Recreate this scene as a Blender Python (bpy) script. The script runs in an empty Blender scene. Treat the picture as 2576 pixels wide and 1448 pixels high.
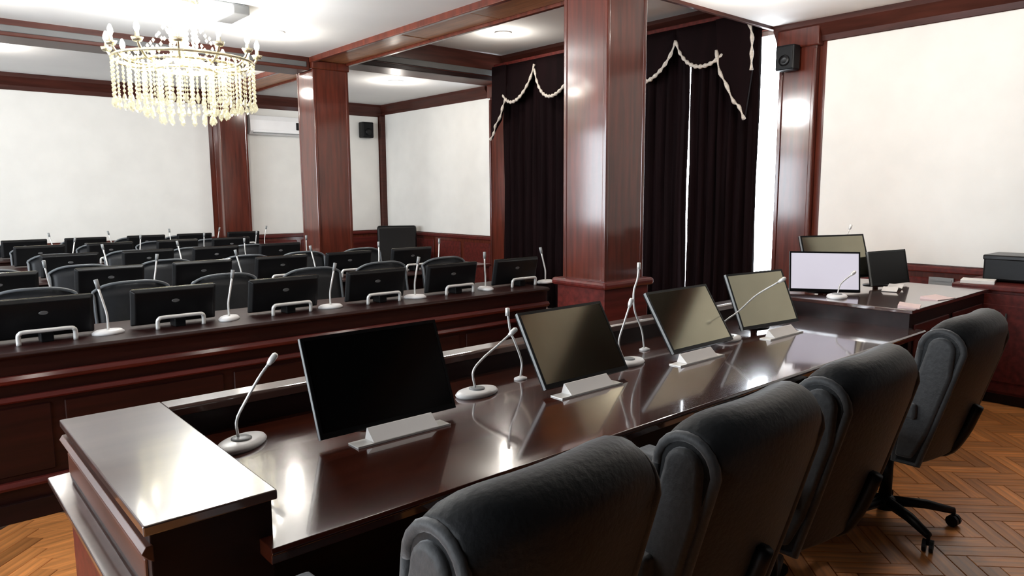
import bpy, math, random
from mathutils import Vector, Matrix
random.seed(7)
PI = math.pi
S = bpy.context.scene
COL = S.collection

# ------------------------------------------------------------------ camera, world, lights, exposure
cam_d = bpy.data.cameras.new('camera')
cam_d.sensor_width = 36.0
cam_d.lens = 1800.7 / 2576 * 36
cam_d.clip_start = 0.02
cam = bpy.data.objects.new('camera', cam_d)
COL.objects.link(cam)
yaw, pitch, roll = math.radians(40.906), math.radians(7.508), math.radians(-0.30)
fw = Vector((math.sin(yaw) * math.cos(pitch), math.cos(yaw) * math.cos(pitch), -math.sin(pitch)))
rt = Vector((math.cos(yaw), -math.sin(yaw), 0))
up = rt.cross(fw)
r2 = math.cos(roll) * rt + math.sin(roll) * up
u2 = -math.sin(roll) * rt + math.cos(roll) * up
M = Matrix((r2, u2, -fw)).transposed().to_4x4()
M.translation = (0, 0, 1.6)
cam.matrix_world = M
S.camera = cam

w = bpy.data.worlds.new('daylight')
S.world = w
w.use_nodes = True
bg = w.node_tree.nodes['Background']
bg.inputs[0].default_value = (0.86, 0.93, 1.0, 1)
bg.inputs[1].default_value = 17.0

S.view_settings.view_transform = 'Standard'
S.view_settings.look = 'None'
S.view_settings.exposure = 0.17
S.view_settings.gamma = 1.0
S.view_settings.use_curve_mapping = False
CHANDELIER_W = 220.0
DOWNLIGHT_W = 15.0
# light portals in the window openings: they only guide the sampling of the daylight
for px, py, pz, sy, sz, ry in ((-4.3, 2.0, 1.95, 2.8, 2.1, -PI / 2), (-4.3, 6.0, 1.95, 3.2, 2.1, -PI / 2), (-4.3, 10.25, 1.95, 2.1, 2.1, -PI / 2),
                               (7.3, 5.93, 1.7, 4.17, 3.1, PI / 2)):
    ld = bpy.data.lights.new('window_portal', 'AREA')
    ld.shape = 'RECTANGLE'
    ld.size, ld.size_y = sz, sy
    ld.cycles.is_portal = True
    lo = bpy.data.objects.new('window_portal', ld)
    COL.objects.link(lo)
    lo.location = (px, py, pz)
    lo.rotation_euler = (0, ry, 0)


# ------------------------------------------------------------------ materials
def mat(name, col, rough=0.5, metal=0.0, coat=0.0, coat_rough=0.08, spec=0.5, var=0.0, scale=6.0, stretch=(1, 1, 1),
        bump=0.0, sheen=0.0, emit=None, estr=0.0, ior=1.5, coat_ior=1.5, obj_var=0.0, trans=0.0, col2=None):
    m = bpy.data.materials.new(name)
    m.use_nodes = True
    nt = m.node_tree
    b = nt.nodes['Principled BSDF']
    b.inputs['Roughness'].default_value = rough
    b.inputs['Metallic'].default_value = metal
    b.inputs['Specular IOR Level'].default_value = spec
    b.inputs['IOR'].default_value = ior
    b.inputs['Coat Weight'].default_value = coat
    b.inputs['Coat Roughness'].default_value = coat_rough
    b.inputs['Coat IOR'].default_value = coat_ior
    b.inputs['Sheen Weight'].default_value = sheen
    b.inputs['Transmission Weight'].default_value = trans
    c = (*col, 1)
    b.inputs['Base Color'].default_value = c
    if emit:
        b.inputs['Emission Color'].default_value = (*emit, 1)
        b.inputs['Emission Strength'].default_value = estr
    tc = nt.nodes.new('ShaderNodeTexCoord')
    mp = nt.nodes.new('ShaderNodeMapping')
    mp.inputs['Scale'].default_value = stretch
    nt.links.new(tc.outputs['Object'], mp.inputs[0])
    nz = nt.nodes.new('ShaderNodeTexNoise')
    nz.inputs['Scale'].default_value = scale
    nz.inputs['Detail'].default_value = 5
    nt.links.new(mp.outputs[0], nz.inputs['Vector'])
    if var > 0:
        rp = nt.nodes.new('ShaderNodeValToRGB')
        e = rp.color_ramp.elements
        a2 = col2 or tuple(min(1, x * (1 + var)) for x in col)
        e[0].position, e[1].position = 0.3, 0.7
        e[0].color = (*[x * (1 - var) for x in col], 1)
        e[1].color = (*a2, 1)
        nt.links.new(nz.outputs[0], rp.inputs[0])
        out = rp.outputs[0]
        if obj_var > 0:
            oi = nt.nodes.new('ShaderNodeObjectInfo')
            mr = nt.nodes.new('ShaderNodeMapRange')
            mr.inputs[3].default_value = 1 - obj_var
            mr.inputs[4].default_value = 1 + obj_var
            nt.links.new(oi.outputs['Random'], mr.inputs[0])
            hs = nt.nodes.new('ShaderNodeHueSaturation')
            nt.links.new(mr.outputs[0], hs.inputs['Value'])
            nt.links.new(out, hs.inputs['Color'])
            out = hs.outputs[0]
        nt.links.new(out, b.inputs['Base Color'])
    if bump > 0:
        bp = nt.nodes.new('ShaderNodeBump')
        bp.inputs['Strength'].default_value = bump
        bp.inputs['Distance'].default_value = 0.01
        nt.links.new(nz.outputs[0], bp.inputs['Height'])
        nt.links.new(bp.outputs[0], b.inputs['Normal'])
    return m


CREAM = mat('cream_wallcovering', (0.85, 0.832, 0.785), 0.75, var=0.03, scale=3, spec=0.2)
WHITE = mat('white_plaster', (0.86, 0.86, 0.85), 0.8, var=0.02, scale=2, spec=0.2)
WOOD = mat('mahogany', (0.100, 0.020, 0.010), 0.40, coat=0.6, coat_rough=0.12, coat_ior=1.45, spec=.15, var=0.35, scale=4, stretch=(6, 6, 0.5))
WOODC = mat('polished_mahogany', (0.082, 0.015, 0.0075), 0.40, coat=1.0, coat_rough=0.11, coat_ior=1.53, spec=.15, var=0.35, scale=4, stretch=(6, 6, 0.5))
WOODH = mat('mahogany_horizontal', (0.090, 0.0125, 0.0095), 0.5, coat=0.15, coat_rough=0.15, spec=.2, var=0.35, scale=4, stretch=(0.5, 6, 6))
TRIMW = mat('dark_brown_trim', (0.055, 0.014, 0.009), 0.5, coat=0.2, coat_rough=0.15, spec=.2, var=0.3, scale=4, stretch=(0.5, 0.5, 6))
BARW = mat('dark_mahogany', (0.020, 0.0035, 0.0022), 0.5, coat=0.12, coat_rough=0.2, spec=.2, var=0.35, scale=5, stretch=(0.5, 6, 6))
SOFFIT = mat('beam_veneer', (0.42, 0.18, 0.075), 0.5, coat=0.3, coat_rough=0.2, spec=.3, var=0.25, scale=4, stretch=(6, 0.6, 6), obj_var=0.2)
DESK = mat('lacquered_desk', (0.050, 0.010, 0.0045), 0.20, coat=1.0, coat_rough=0.06, coat_ior=1.8, spec=.4, ior=1.6, var=0.3, scale=3, stretch=(0.6, 5, 5))
CAP = mat('lacquered_cap', (0.080, 0.045, 0.036), 0.3, coat=1.0, coat_rough=0.09, coat_ior=2.3, var=0.2, scale=3, stretch=(0.6, 5, 5))
DARKW = mat('dark_desk_body', (0.012, 0.003, 0.0025), 0.5, coat=0.1, coat_rough=0.2, spec=.2, var=0.3, scale=4, stretch=(0.6, 5, 5))
SIDEW = mat('brown_side_wood', (0.080, 0.024, 0.011), 0.45, coat=0.3, coat_rough=0.2, spec=.2, var=0.3, scale=4, stretch=(5, 0.6, 5))
PARQ = mat('parquet_oak', (0.62, 0.245, 0.072), 0.35, coat=0.4, coat_rough=0.22, var=0.35, scale=5, stretch=(0.6, 8, 1), obj_var=0.35)
PARQB = mat('parquet_joint', (0.10, 0.040, 0.016), 0.5, var=0.2)
BLACK = mat('black_plastic', (0.004, 0.004, 0.0045), 0.45, spec=.2, var=0.1, scale=20)
BLACKG = mat('black_gloss_plastic', (0.004, 0.004, 0.0045), 0.3, spec=.25, var=0.1)
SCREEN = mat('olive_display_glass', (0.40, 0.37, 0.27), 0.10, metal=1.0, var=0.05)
SILVER = mat('silver_metal', (0.80, 0.79, 0.76), 0.38, metal=0.35, var=0.05)
GREYM = mat('grey_metal', (0.085, 0.084, 0.083), 0.55, var=0.08)
WPLAST = mat('white_plastic', (0.90, 0.89, 0.88), 0.35, var=0.02)
GPLAST = mat('grey_plastic', (0.25, 0.26, 0.26), 0.4, var=0.06)
GREYD = mat('dark_grey_plastic', (0.10, 0.10, 0.10), 0.4, var=0.06)
PAPER = mat('paper', (0.86, 0.83, 0.80), 0.8, var=0.03)
PINKP = mat('pinkish_paper', (0.80, 0.62, 0.60), 0.8, var=0.03)
CHAIR = mat('charcoal_upholstery', (0.0045, 0.005, 0.0055), 0.55, spec=.25, sheen=0.10, var=0.25, scale=60, bump=0.2)
CHAIRP = mat('charcoal_pad_and_highlight', (0.034, 0.035, 0.036), 0.6, spec=.3, sheen=0.3, var=0.2, scale=60, bump=0.2)
ACHAIR = mat('audience_upholstery', (0.008, 0.009, 0.011), 0.45, spec=.3, sheen=0.05, var=0.2, scale=30)
ATRIM = mat('grey_chair_edging', (0.10, 0.11, 0.12), 0.4, var=0.15, scale=8)
DRAPE = mat('dark_drape', (0.0055, 0.0016, 0.0020), 0.85, spec=.08, var=0.3, scale=10, stretch=(1, 1, 0.1))
FRINGE = mat('silver_fringe', (0.56, 0.50, 0.43), 0.6, var=0.3, scale=60)
BSCREEN = mat('black_display_glass', (0.003, 0.003, 0.003), 0.12, spec=.3, var=0.05)
LILAC = mat('pale_display_reflection', (0.3, 0.3, 0.32), 0.2, emit=(0.80, 0.74, 0.86), estr=0.52)  # window reflection on the sideways screen, put in as emission
BULB = mat('glowing_bulb', (1, 1, 1), 0.3, emit=(1.0, 0.95, 0.85), estr=22.0)
LENS = mat('glowing_downlight', (1, 1, 1), 0.3, emit=(1.0, 0.95, 0.88), estr=70.0)
GOLD = mat('pale_gilt_metal', (0.80, 0.72, 0.50), 0.25, metal=0.8, var=0.05)


def mix_mat(name, col, f, glossy_rough=0.05, translucent=True):
    m = bpy.data.materials.new(name)
    m.use_nodes = True
    nt = m.node_tree
    nt.nodes.clear()
    o = nt.nodes.new('ShaderNodeOutputMaterial')
    tr = nt.nodes.new('ShaderNodeBsdfTransparent')
    gl = nt.nodes.new('ShaderNodeBsdfGlossy')
    gl.inputs['Roughness'].default_value = glossy_rough
    gl.inputs['Color'].default_value = (*col, 1)
    m1 = nt.nodes.new('ShaderNodeMixShader')
    nt.links.new(tr.outputs[0], m1.inputs[1])
    if translucent:
        df = nt.nodes.new('ShaderNodeBsdfTranslucent')
        d2 = nt.nodes.new('ShaderNodeBsdfDiffuse')
        for d in (df, d2):
            d.inputs['Color'].default_value = (*col, 1)
        m2 = nt.nodes.new('ShaderNodeMixShader')
        m3 = nt.nodes.new('ShaderNodeMixShader')
        m2.inputs[0].default_value = 0.5
        nt.links.new(df.outputs[0], m2.inputs[1])
        nt.links.new(d2.outputs[0], m2.inputs[2])
        m3.inputs[0].default_value = 0.35
        nt.links.new(m2.outputs[0], m3.inputs[1])
        nt.links.new(gl.outputs[0], m3.inputs[2])
        nt.links.new(m3.outputs[0], m1.inputs[2])
    else:
        nt.links.new(gl.outputs[0], m1.inputs[2])
    m1.inputs[0].default_value = f
    nt.links.new(m1.outputs[0], o.inputs[0])
    return m


CRYSTAL = mix_mat('cut_crystal', (0.74, 0.70, 0.52), 0.48)
GLASS = mix_mat('window_glass', (0.9, 0.95, 1.0), 0.06, 0.0, False)


# ------------------------------------------------------------------ mesh builder
class MB:
    def __init__(self):
        self.v, self.f = [], []

    def add(self, vs, fs):
        n = len(self.v)
        self.v += [tuple(p) for p in vs]
        self.f += [tuple(i + n for i in f) for f in fs]
        return self

    def box(self, x0, x1, y0, y1, z0, z1, M=None):
        vs = [Vector((x, y, z)) for z in (z0, z1) for y in (y0, y1) for x in (x0, x1)]
        if M:
            vs = [M @ p for p in vs]
        return self.add(vs, [(0, 2, 3, 1), (4, 5, 7, 6), (0, 1, 5, 4), (2, 6, 7, 3), (0, 4, 6, 2), (1, 3, 7, 5)])

    def prism(self, poly, axis, a, b):
        # poly: list of 2D points; extruded along axis from a to b
        def P(p, t):
            return {'x': (t, p[0], p[1]), 'y': (p[0], t, p[1]), 'z': (p[0], p[1], t)}[axis]
        n = len(poly)
        vs = [P(p, a) for p in poly] + [P(p, b) for p in poly]
        fs = [tuple(range(n))[::-1], tuple(range(n, 2 * n))]
        fs += [(i, (i + 1) % n, n + (i + 1) % n, n + i) for i in range(n)]
        return self.add(vs, fs)

    def lathe(self, prof, n=16, c=(0, 0, 0), sx=1, sy=1):
        vs, fs = [], []
        for r, z in prof:
            for k in range(n):
                a = 2 * PI * k / n
                vs.append((c[0] + sx * r * math.cos(a), c[1] + sy * r * math.sin(a), c[2] + z))
        for i in range(len(prof) - 1):
            for k in range(n):
                k2 = (k + 1) % n
                fs.append((i * n + k, i * n + k2, (i + 1) * n + k2, (i + 1) * n + k))
        m = len(prof)
        fs.append(tuple(range(n))[::-1])
        fs.append(tuple(range((m - 1) * n, m * n)))
        return self.add(vs, fs)

    def tube(self, pts, r, n=8):
        pts = [Vector(p) for p in pts]
        m = len(pts)
        rs = r if isinstance(r, (list, tuple)) else [r] * m
        vs, fs = [], []
        ref = None
        for i, p in enumerate(pts):
            t = (pts[min(i + 1, m - 1)] - pts[max(i - 1, 0)]).normalized()
            if ref is None:
                ref = Vector((0, 0, 1)) if abs(t.z) < 0.9 else Vector((1, 0, 0))
            a = (ref - t * ref.dot(t)).normalized()
            ref = a
            b = t.cross(a)
            for k in range(n):
                q = 2 * PI * k / n
                vs.append(p + rs[i] * (math.cos(q) * a + math.sin(q) * b))
        for i in range(m - 1):
            for k in range(n):
                k2 = (k + 1) % n
                fs.append((i * n + k, i * n + k2, (i + 1) * n + k2, (i + 1) * n + k))
        fs.append(tuple(range(n))[::-1])
        fs.append(tuple(range((m - 1) * n, m * n)))
        return self.add(vs, fs)

    def sheet(self, grid):
        h, wd = len(grid), len(grid[0])
        vs = [p for row in grid for p in row]
        fs = [(i * wd + j, i * wd + j + 1, (i + 1) * wd + j + 1, (i + 1) * wd + j) for i in range(h - 1) for j in range(wd - 1)]
        return self.add(vs, fs)


def smooth_path(pts, sub=5):
    # Catmull-Rom
    P = [Vector(p) for p in pts]
    P = [2 * P[0] - P[1]] + P + [2 * P[-1] - P[-2]]
    out = []
    for i in range(1, len(P) - 2):
        for s in range(sub):
            t = s / sub
            a, b, c, d = P[i - 1], P[i], P[i + 1], P[i + 2]
            out.append(0.5 * ((2 * b) + (c - a) * t + (2 * a - 5 * b + 4 * c - d) * t * t + (3 * b - a - 3 * c + d) * t ** 3))
    out.append(P[-2])
    return out


def obj(name, mb, m, parent=None, bevel=0, smooth=False, seg=2, loc=None, solid=0):
    me = bpy.data.meshes.new(name)
    me.from_pydata(mb.v, [], mb.f)
    me.materials.append(m)
    me.validate()
    o = bpy.data.objects.new(name, me)
    COL.objects.link(o)
    if smooth:
        me.polygons.foreach_set('use_smooth', [True] * len(me.polygons))
    if solid:
        s = o.modifiers.new('solid', 'SOLIDIFY')
        s.thickness = solid
    if bevel:
        b = o.modifiers.new('bevel', 'BEVEL')
        b.width = bevel
        b.segments = seg
        b.limit_method = 'ANGLE'
        b.angle_limit = math.radians(40)
        if smooth is None or seg > 2:
            me.polygons.foreach_set('use_smooth', [True] * len(me.polygons))
            b.harden_normals = True
    if parent:
        o.parent = parent
    if loc:
        o.location = loc
    return o


def tag(o, label=None, cat=None, group=None, kind=None):
    if label:
        o['label'] = label
    if cat:
        o['category'] = cat
    if group:
        o['group'] = group
    if kind:
        o['kind'] = kind
    return o


def thing(name, label, cat, loc=(0, 0, 0), rz=0, group=None):
    o = bpy.data.objects.new(name, None)
    o.empty_display_size = 0.1
    COL.objects.link(o)
    o.location = loc
    o.rotation_euler = (0, 0, rz)
    return tag(o, label, cat, group)


def dup(root, loc, rz, label, group=None):
    r = root.copy()
    COL.objects.link(r)
    r.location = loc
    r.rotation_euler = (0, 0, rz)
    r['label'] = label
    if group:
        r['group'] = group
    for ch in list(root.children):
        c = ch.copy()
        COL.objects.link(c)
        c.parent = r
        for g in list(ch.children):
            d = g.copy()
            COL.objects.link(d)
            d.parent = c
    return r


def struct(name, mb, m, **k):
    return tag(obj(name, mb, m, **k), kind='structure')


B = lambda *a: MB().box(*a)

# ------------------------------------------------------------------ room
XL, XR, YF, YB = -4.0, 6.97, -5.0, 11.62
floor = struct('floor', B(XL - .2, XR + .6, YF - .2, YB + .2, -0.2, -0.012), PARQB)
# parquet blocks: herringbone
PL, PW = 0.36, 0.09
blk = MB().box(0.0015, PL - .0015, 0.0015, PW - .0015, -0.012, 0.0)
blk_me = None
rest = MB()
c45 = math.cos(PI / 4)
cnt = 0
for a in range(-160, 161):
    for b in range(-40, 41):
        for v in (0, 1):
            ox, oy = a * PW + b * PL, a * PW - b * PL
            cx, cy = (ox + PL / 2, oy + PW / 2) if v == 0 else (ox + PW / 2, oy + PW + PL / 2)
            X, Y = c45 * (cx - cy) + 2.2, c45 * (cx + cy) + 1.2
            if not (-1.2 < X < 6.9 and -0.6 < Y < 4.1):
                continue
            near = (2.75 < X < 6.25 and 0.25 < Y < 1.95) or (-0.15 < X < 0.45 and 2.9 < Y < 4.1)
            th = PI / 4 + (PI / 2 if v else 0)
            if near and cnt < 298:
                if blk_me is None:
                    o = obj('parquet_block', MB().box(-PL / 2 + .0015, PL / 2 - .0015, -PW / 2 + .0015, PW / 2 - .0015, -0.012, 0.0), PARQ, floor, bevel=0.0015, seg=1)
                    blk_me = o
                else:
                    o = blk_me.copy()
                    COL.objects.link(o)
                o.location = (X, Y, random.uniform(-0.0006, 0.0006))
                o.rotation_euler = (0, 0, th)
                cnt += 1
            else:
                rest.box(-PL / 2 + .002, PL / 2 - .002, -PW / 2 + .002, PW / 2 - .002, -0.013, -0.001,
                         Matrix.Translation((X, Y, 0)) @ Matrix.Rotation(th, 4, 'Z'))
tag(obj('parquet_field', rest, PARQ, floor), kind='stuff')

ceiling = struct('ceiling', B(XL - .2, 3.93, 3.5, YB + .2, 3.20, 3.75), WHITE)
obj('wooden_ceiling', B(XL - .2, 3.93, YF - .2, 3.5, 3.14, 3.75), DARKW, ceiling)
obj('ceiling_panel', B(4.38, XR + .3, YF - .2, 3.92, 3.24, 3.75), WHITE, ceiling)
obj('ceiling_panel', B(4.38, XR + .3, 3.92, 8.12, 3.56, 3.75), WHITE, ceiling)
obj('wooden_ceiling', B(5.40, XR, YF, 1.15, 3.20, 3.26), DARKW, ceiling)
obj('ceiling_panel', B(4.38, XR + .3, 8.54, YB + .2, 3.19, 3.75), WHITE, ceiling)

# walls -----------------------------------------------------------
PIL_R = [(3.46, 3.83), (8.06, 8.45), (-1.15, -0.78)]      # pilasters on the right wall


def cream_panel(parent, mb):
    return obj('wall_panel', mb, CREAM, parent, bevel=0.004, seg=1)


WT = 0.24
wr = MB()
wr.box(XR, XR + WT, YF, 3.85, 0, 3.75)
wr.box(XR, XR + WT, 8.02, YB, 0, 3.75)
wr.box(XR, XR + WT, 3.85, 8.02, 0, 0.12)
wr.box(XR, XR + WT, 3.85, 8.02, 3.25, 3.75)
wall_r = struct('wall_right', wr, WOOD)
for y0, y1 in ((YF + .1, -1.22), (-0.72, 3.39), (8.50, YB - .10)):
    cream_panel(wall_r, B(XR - .014, XR, y0, y1, 0.955, 3.035))
    n = max(1, round((y1 - y0) / 0.85))
    for i in range(n):
        a, b = y0 + (y1 - y0) * i / n + .04, y0 + (y1 - y0) * (i + 1) / n - .04
        obj('wainscot_panel', B(XR - .022, XR, a, b, 0.16, 0.84), WOODH, wall_r, bevel=0.012, seg=1)
    obj('dado_rail', B(XR - .045, XR, y0 - .05, y1 + .05, 0.89, 0.945), WOODH, wall_r, bevel=0.012)
    obj('skirting', B(XR - .025, XR, y0 - .05, y1 + .05, 0, 0.11), DARKW, wall_r, bevel=0.005)
wb = MB().box(XL, XR + WT, YB, YB + .2, 0, 3.75)
wall_b = struct('wall_back', wb, WOOD)
for x0, x1 in ((-3.9, -0.6), (-0.2, 3.86), (4.46, 6.86)):
    cream_panel(wall_b, B(x0, x1, YB - .014, YB, 0.955, 2.985))
    n = max(1, round((x1 - x0) / 0.85))
    for i in range(n):
        a, b = x0 + (x1 - x0) * i / n + .04, x0 + (x1 - x0) * (i + 1) / n - .04
        obj('wainscot_panel', B(a, b, YB - .022, YB, 0.16, 0.84), WOODH, wall_b, bevel=0.012, seg=1)
    obj('dado_rail', B(x0 - .03, x1 + .03, YB - .045, YB, 0.89, 0.945), WOODH, wall_b, bevel=0.012)
WINL = [(0.6, 3.4), (4.4, 7.6), (9.2, 11.3)]
wl = MB().box(XL - .2, XL, YF, YB, 0, 0.9).box(XL - .2, XL, YF, YB, 3.0, 3.75).box(XL - .2, XL, YF, 0.6, .9, 3.0)
wl.box(XL - .2, XL, 3.4, 4.4, .9, 3.0).box(XL - .2, XL, 7.6, 9.2, .9, 3.0).box(XL - .2, XL, 11.3, YB, .9, 3.0)
wall_l = struct('wall_left', wl, WOOD)
cream_panel(wall_l, B(XL, XL + .014, 7.7, 9.1, 0.955, 3.0))
cream_panel(wall_l, B(XL, XL + .014, YF + .1, 0.5, 0.955, 3.0))
wf = MB().box(XL, XR + WT, YF - .2, YF, 0, 3.75)
wall_f = struct('wall_front', wf, WOOD)
for x0, x1 in ((-3.9, -0.6), (-0.2, 3.86), (4.46, 6.86)):
    obj('wood_panel', B(x0, x1, YF, YF + .02, 0.2, 3.0), DARKW, wall_f, bevel=.01)


def crown_poly(z0, z1, d):
    return [(0, z0), (0.25 * d, z0), (0.35 * d, z0 + .25 * (z1 - z0)), (0.8 * d, z0 + .6 * (z1 - z0)), (d, z0 + .75 * (z1 - z0)), (d, z1), (0, z1)]


# crown mouldings (each run its own)
t = struct('trim_1', MB().prism([(XR - p, z) for p, z in crown_poly(3.04, 3.24, .11)], 'y', YF, 3.90), TRIMW)
t = struct('trim_2', MB().prism([(XR - p, z) for p, z in crown_poly(3.39, 3.56, .12)], 'y', 3.90, 8.12), TRIMW)
t = struct('trim_3', MB().prism([(XR - p, z) for p, z in crown_poly(3.02, 3.19, .09)], 'y', 8.54, YB), TRIMW)
t = struct('trim_4', MB().prism([(YB - p, z) for p, z in crown_poly(2.99, 3.20, .09)], 'x', XL, XR), TRIMW)
t = struct('trim_5', B(XR - .10, XR, YB - .10, YB, 0, 3.0), TRIMW, bevel=.01)
t = struct('trim_6', B(4.38, XR, 3.90, 3.94, 3.21, 3.56), TRIMW, bevel=.004)

# window behind the curtains ---------------------------------------
win = struct('window_1', MB().box(XR + .06, XR + .14, 3.85, 3.89, .12, 3.25).box(XR + .06, XR + .14, 7.98, 8.02, .12, 3.25)
             .box(XR + .06, XR + .14, 3.85, 8.02, .12, .17).box(XR + .06, XR + .14, 3.85, 8.02, 3.20, 3.25), WPLAST, bevel=.004)
for y in (5.2, 6.6):
    obj('window_mullion', B(XR + .06, XR + .14, y - .03, y + .03, .17, 3.2), WPLAST, win)
for y0, y1 in ((3.89, 5.17), (5.23, 6.57), (6.63, 7.98)):
    obj('window_pane', B(XR + .095, XR + .101, y0, y1, .17, 3.2), GLASS, win)

for i, (y0, y1) in enumerate(WINL):
    wn = struct('window_%d' % (i + 2), MB().box(XL - .14, XL - .06, y0, y0 + .05, .9, 3.0).box(XL - .14, XL - .06, y1 - .05, y1, .9, 3.0)
                .box(XL - .14, XL - .06, y0, y1, .9, .95).box(XL - .14, XL - .06, y0, y1, 2.95, 3.0), WPLAST)
    n = 3
    for k in range(n):
        a, b = y0 + .05 + (y1 - y0 - .1) * k / n, y0 + .05 + (y1 - y0 - .1) * (k + 1) / n
        obj('window_pane', B(XL - .103, XL - .097, a + .03, b - .03, .95, 2.95), GLASS, wn)
        if k:
            obj('window_mullion', B(XL - .14, XL - .06, a - .03, a + .03, .95, 2.95), WPLAST, wn)

# beams ------------------------------------------------------------
bm = thing('ceiling_beam', 'long veneered ceiling beam running over the row of columns', 'beam', (0, 0, 0))
obj('beam_core', MB().box(3.93, 4.38, YF, YB, 3.19, 3.75), WOOD, bm)
for x in (3.90, 4.36):
    obj('edge_strip', B(x, x + .05, YF, YB, 3.14, 3.24), WOOD, bm, bevel=.008)
y = -4.9
k = 0
while y < 11.4:
    L = 1.12
    obj('soffit_panel', B(3.955, 4.355, y, y + L - .014, 3.168 + .003 * (k % 2), 3.19), SOFFIT, bm, bevel=.004, seg=1)
    y += L
    k += 1
cb = thing('cross_beam', 'dark wooden cross beam with grey slot left of the middle column', 'beam', (0, 0, 0))
obj('beam_core', B(XL, 3.90, 8.12, 8.54, 3.05, 3.22), TRIMW, cb, bevel=.01)
obj('vent_strip', B(XL, 3.86, 8.105, 8.125, 3.085, 3.145), GREYM, cb, bevel=.006)
cb2 = thing('cross_beam', 'dark deep cross beam with a pale slot above the far downlight', 'beam', (0, 0, 0))
obj('beam_core', B(4.41, XR, 8.12, 8.54, 3.19, 3.74), TRIMW, cb2, bevel=.01)
obj('vent_strip', B(4.43, XR - .02, 8.10, 8.125, 3.26, 3.34), GREYM, cb2, bevel=.008)
obj('edge_strip', B(4.43, XR - .02, 8.09, 8.125, 3.19, 3.245), DARKW, cb2, bevel=.006)


# columns ----------------------------------------------------------
def column(x0, x1, y0, y1, label, dado=False, top=3.17):
    c = thing('column', label, 'column', ((x0 + x1) / 2, (y0 + y1) / 2, 0))
    hx, hy = (x1 - x0) / 2, (y1 - y0) / 2
    obj('shaft', B(-hx, hx, -hy, hy, 0, top), WOODC, c, bevel=.012)
    for sx in (-1, 1):
        for sy in (-1, 1):
            cx, cy = sx * (hx - .012), sy * (hy - .012)
            obj('corner_bead', B(cx - .018, cx + .018, cy - .018, cy + .018, .12, top - .1), WOODC, c, bevel=.008)
    obj('capital', MB().box(-hx - .02, hx + .02, -hy - .02, hy + .02, top - .10, top), WOODC, c, bevel=.015)
    obj('plinth', B(-hx - .02, hx + .02, -hy - .02, hy + .02, 0, .14), WOODH, c, bevel=.01)
    if dado:
        obj('dado_cladding', B(-hx - .035, hx + .035, -hy - .035, hy + .035, .14, .90), WOODH, c, bevel=.006)
        obj('dado_cap', B(-hx - .07, hx + .07, -hy - .07, hy + .07, .90, .955), WOODH, c, bevel=.02)
    return c


column(3.93, 4.36, 3.50, 3.92, 'big glossy reddish wooden column right behind the long desk', True)
column(3.93, 4.38, 8.10, 8.53, 'square wooden column in the middle distance beside the white air conditioner')
column(3.93, 4.34, 11.30, 11.60, 'farthest wooden column against the back wall below the chandelier', top=3.0)
for (a, b), lab in zip(PIL_R, ('glossy wooden wall pilaster right of the curtains with a speaker on top',
                              'slim wooden wall pilaster left of the dark curtains',
                              'wooden wall pilaster behind the viewpoint')):
    p = thing('pilaster', lab, 'pilaster', (XR, (a + b) / 2, 0))
    h = (b - a) / 2
    obj('shaft', B(-.07, 0, -h, h, 0, 3.04), WOODC, p, bevel=.01)
    for s in (-1, 1):
        obj('corner_bead', B(-.085, -.03, s * (h - .015) - .02, s * (h - .015) + .02, .12, 2.98), WOODC, p, bevel=.008)
    obj('capital', B(-.10, 0, -h - .03, h + .03, 3.0, 3.22 if a < 8 else 3.4), WOODC, p, bevel=.012)

# curtains ----------------------------------------------------------
def drape(y0, y1, label, xm, amp, nf, ph):
    t = thing('curtain', label, 'curtain', (xm, (y0 + y1) / 2, 0))
    hw = (y1 - y0) / 2
    rows = []
    ny = nf * 10
    for i in range(9):
        z = 0.04 + (3.36 - 0.04) * i / 8
        k = 1.0 + 0.25 * (1 - i / 8)
        rows.append([(amp * k * math.sin(ph + 2 * PI * nf * j / ny + .5 * math.sin(1.7 * j)) + .012 * math.sin(z * 3 + j),
                      -hw + 2 * hw * j / ny, z) for j in range(ny + 1)])
    obj('drape', MB().sheet(rows), DRAPE, t, smooth=True, solid=.006)
    obj('heading_tape', B(-.03, .03, -hw, hw, 3.29, 3.355), DRAPE, t, bevel=.01)
    return t


drape(6.30, 7.98, 'dark aubergine drape left of the big column', 6.80, .035, 11, 0.0)
drape(4.858, 6.28, 'dark drape right of the big column up to the bright slit', 6.79, .035, 10, 1.0)
drape(4.00, 4.826, 'dark drape between the bright slit and the bright window edge', 6.78, .035, 7, 2.0)

val = thing('curtain_valance', 'dark swagged valance with silvery fringe above the curtains', 'valance', (6.68, 0, 0))
obj('pelmet_board', B(-.05, .25, 3.93, 8.02, 3.36, 3.40), WOODH, val, bevel=.005)
knots = [7.96, 7.20, 6.44, 5.68, 4.93, 4.14]


def swag(y0, y1, zt, zb):
    N = 16
    low = []
    for j in range(N + 1):
        u = j / N
        s = 1 - (2 * u - 1) ** 2
        low.append((y0 + (y1 - y0) * u, zt - (zt - zb) * s ** 0.8))
    rows = []
    for i in range(7):
        q = i / 6
        rows.append([(-.02 - .05 * math.sin(PI * j / N) * (.4 + q) - .012 * math.sin(q * 20), y, 3.36 + (z - 3.36) * q) for j, (y, z) in enumerate(low)])
    o = obj('swag', MB().sheet(rows), DRAPE, val, smooth=True, solid=.005)
    pts = smooth_path([(-.03 - .07 * math.sin(PI * j / N), y, z) for j, (y, z) in enumerate(low)], 4)
    obj('fringe', MB().tube(pts, [.013 + .006 * math.sin(i * 1.3) + .008 * math.sin(PI * i / len(pts)) for i in range(len(pts))], 7), FRINGE, o, smooth=True)
    for y in (y0,):
        pass


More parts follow.
